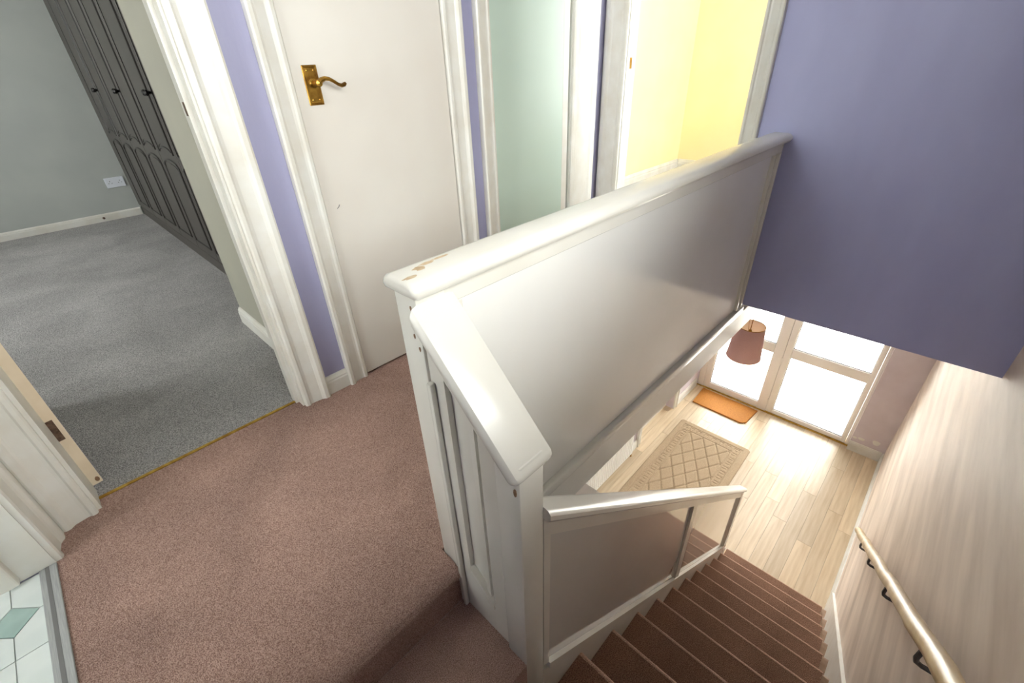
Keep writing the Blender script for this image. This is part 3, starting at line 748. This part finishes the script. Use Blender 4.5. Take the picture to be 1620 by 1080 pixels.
vb = B(); tube(vb, [(RX0 + .02, 1.636, RZ0 + .02), (RX0 - .02, 1.636, RZ0 + .02), (RX0 - .03, 1.636, ZF)], .008, 8); obj('valve_pipe', vb, 'brass', ra, smooth=True)

uc = root('understair_cupboard', 'grey painted cupboard tucked under the landing beside the radiator', 'cupboard', (1.7, 1.1, ZF))
UX = 2.195
obj('carcass', box(B(), 1.25, UX - .018, .46, 1.60, ZF, -1.872), 'cupboard', uc)
obj('worktop', bbox(1.24, UX, .45, 1.605, -1.872, -1.850, .004, 2), 'cupboard', uc)
for y0, y1 in ((.465, 1.028), (1.032, 1.595)):
    dr = obj('door', bbox(UX - .018, UX - .002, y0, y1, ZF + .08, -1.88, .002, 1), 'cupboard', uc)
    k = B(); lathe(k, [(.0001, .022), (.012, .020), (.012, .012), (.006, .006), (.008, 0)], (UX - .002, y1 - .04 if y0 < .6 else y0 + .04, -2.1), 'x', 10); obj('knob', k, 'black', dr, smooth=True)

# rug with carved diamond lattice and key border
def rug():
    x0, x1, y0, y1 = 2.78, 4.385, .668, 1.476
    nx, ny = 230, 116; bm = B(); rows = []
    ux, uy = x1 - x0, y1 - y0
    def height(px, py):
        ex, ey = min(px - x0, x1 - px), min(py - y0, y1 - py); e = min(ex, ey)
        h = .011
        if e < .010: h = .011 * max(0, e / .010) ** .5
        for lo_ in (.075, .155):
            if abs(e - lo_) < .006: h -= .0045
        if .085 < e < .145:                      # key fret in the border
            s = (px if ey < ex else py); ph_ = (s % .085) / .085; v = (e - .085) / .06
            if (abs(ph_ - .12) < .06) or (abs(ph_ - .55) < .06 and v > .3) or (abs(v - .15) < .09 and ph_ < .6): h -= .004
        if e > .165:
            cx, cy = px - (x0 + x1) / 2, py - (y0 + y1) / 2
            a = (cx / .25 + cy / .15); b2 = (cx / .25 - cy / .15)
            for t in (a, b2):
                f = abs(t - round(t))
                if f < .06: h -= .005
            # soft pillow relief in each lozenge
        return h
    for i in range(nx + 1):
        r_ = []
        for j in range(ny + 1):
            px, py = x0 + ux * i / nx, y0 + uy * j / ny
            # rounded corners
            R_ = .035; qx, qy = px, py
            cx = min(max(px, x0 + R_), x1 - R_); cy = min(max(py, y0 + R_), y1 - R_)
            dv = Vector((px - cx, py - cy))
            if abs(dv.x) > 1e-6 and abs(dv.y) > 1e-6:
                mx_ = max(abs(dv.x), abs(dv.y)); dv = dv.normalized() * mx_; qx, qy = cx + dv.x, cy + dv.y
            sk = (qx - x0) * .013                 # rug lies very slightly askew
            r_.append(bm.verts.new((qx, qy + sk - .004, ZF + .0006 + height(px, py))))
        rows.append(r_)
    for i in range(nx):
        for j in range(ny): bm.faces.new((rows[i][j], rows[i + 1][j], rows[i + 1][j + 1], rows[i][j + 1]))
    return bm
thing('rug', rug(), 'rug', 'beige carved rug with diamond lattice and key border on the hall floor', 'rug', smooth=True)

# coir doormat with a nibbled corner
pts = [(4.766, 1.545), (4.757, .945), (4.775, .935), (4.771, .922), (4.792, .918), (4.79, .902), (4.812, .893), (5.112, .868), (5.128, 1.565)]
bm = prism(B(), pts, lambda u, v, t: (u, v, t), ZF + .0005, ZF + .016)
bmesh.ops.bevel(bm, geom=[e for e in bm.edges if all(v.co.z > ZF + .01 for v in e.verts)], offset=.005, segments=2, affect='EDGES')
thing('doormat', bm, 'coir', 'orange brown coir doormat with a nibbled corner inside the front door', 'doormat')

# pendant lamp
LX, LY, LZ = 3.408, .798, -.79
pl = root('pendant_lamp', 'dusky pink drum shade pendant lamp hanging in the hall', 'lamp', (LX, LY, LZ - .11))
H = .140
o_ = B(); lathe(o_, [(.102, H), (.126, -H)], (LX, LY, LZ), 'z', 48); 
obj('shade', o_, 'shade', pl, smooth=True)
i_ = B(); lathe(i_, [(.0995, H - .0005), (.1235, -H + .0005)], (LX, LY, LZ), 'z', 48); obj('shade_lining', i_, 'shade_in', pl, smooth=True)
for r_, hh in ((.1015, H), (.1255, -H)):
    t = B(); tube(t, [(LX + r_ * math.cos(a), LY + r_ * math.sin(a), LZ + hh) for a in [k * math.pi / 24 for k in range(48)]], .0026, 6, cyc=True); obj('rim_wire', t, 'brass', pl, smooth=True)
sp_ = B()
for k in range(3):
    a = k * 2.094 + .5; tube(sp_, [(LX + .016 * math.cos(a), LY + .016 * math.sin(a), LZ + .055), (LX + .10 * math.cos(a), LY + .10 * math.sin(a), LZ + H - .004)], .0018, 6)
obj('spider', sp_, 'brass', pl)
hd = B(); lathe(hd, [(.0001, .105), (.008, .105), (.016, .085), (.018, .05), (.020, .048), (.020, .02), (.0001, .02)], (LX, LY, LZ), 'z', 20); obj('lamp_holder', hd, 'brass', pl, smooth=True)
bl = B(); lathe(bl, [(.012, .02), (.022, -.005), (.029, -.03), (.026, -.05), (.012, -.064), (.0001, -.067)], (LX, LY, LZ), 'z', 20)
bulb = bpy.data.materials.new('warm bulb'); bulb.use_nodes = True
bb = bulb.node_tree.nodes['Principled BSDF']; bb.inputs['Base Color'].default_value = (1, .93, .8, 1); bb.inputs['Emission Color'].default_value = (1, .86, .64, 1); bb.inputs['Emission Strength'].default_value = 4
M['bulb'] = bulb
obj('bulb', bl, 'bulb', pl, smooth=True)
cdx = B(); tube(cdx, [(LX, LY, LZ + .10), (LX, LY, -.030)], .003, 8); obj('cord', cdx, 'brass', pl)
rs = B(); lathe(rs, [(.0001, -.022), (.02, -.02), (.045, -.006), (.046, 0)], (LX, LY, -.0125), 'z', 20); obj('ceiling_rose', rs, 'upvc', pl, smooth=True)
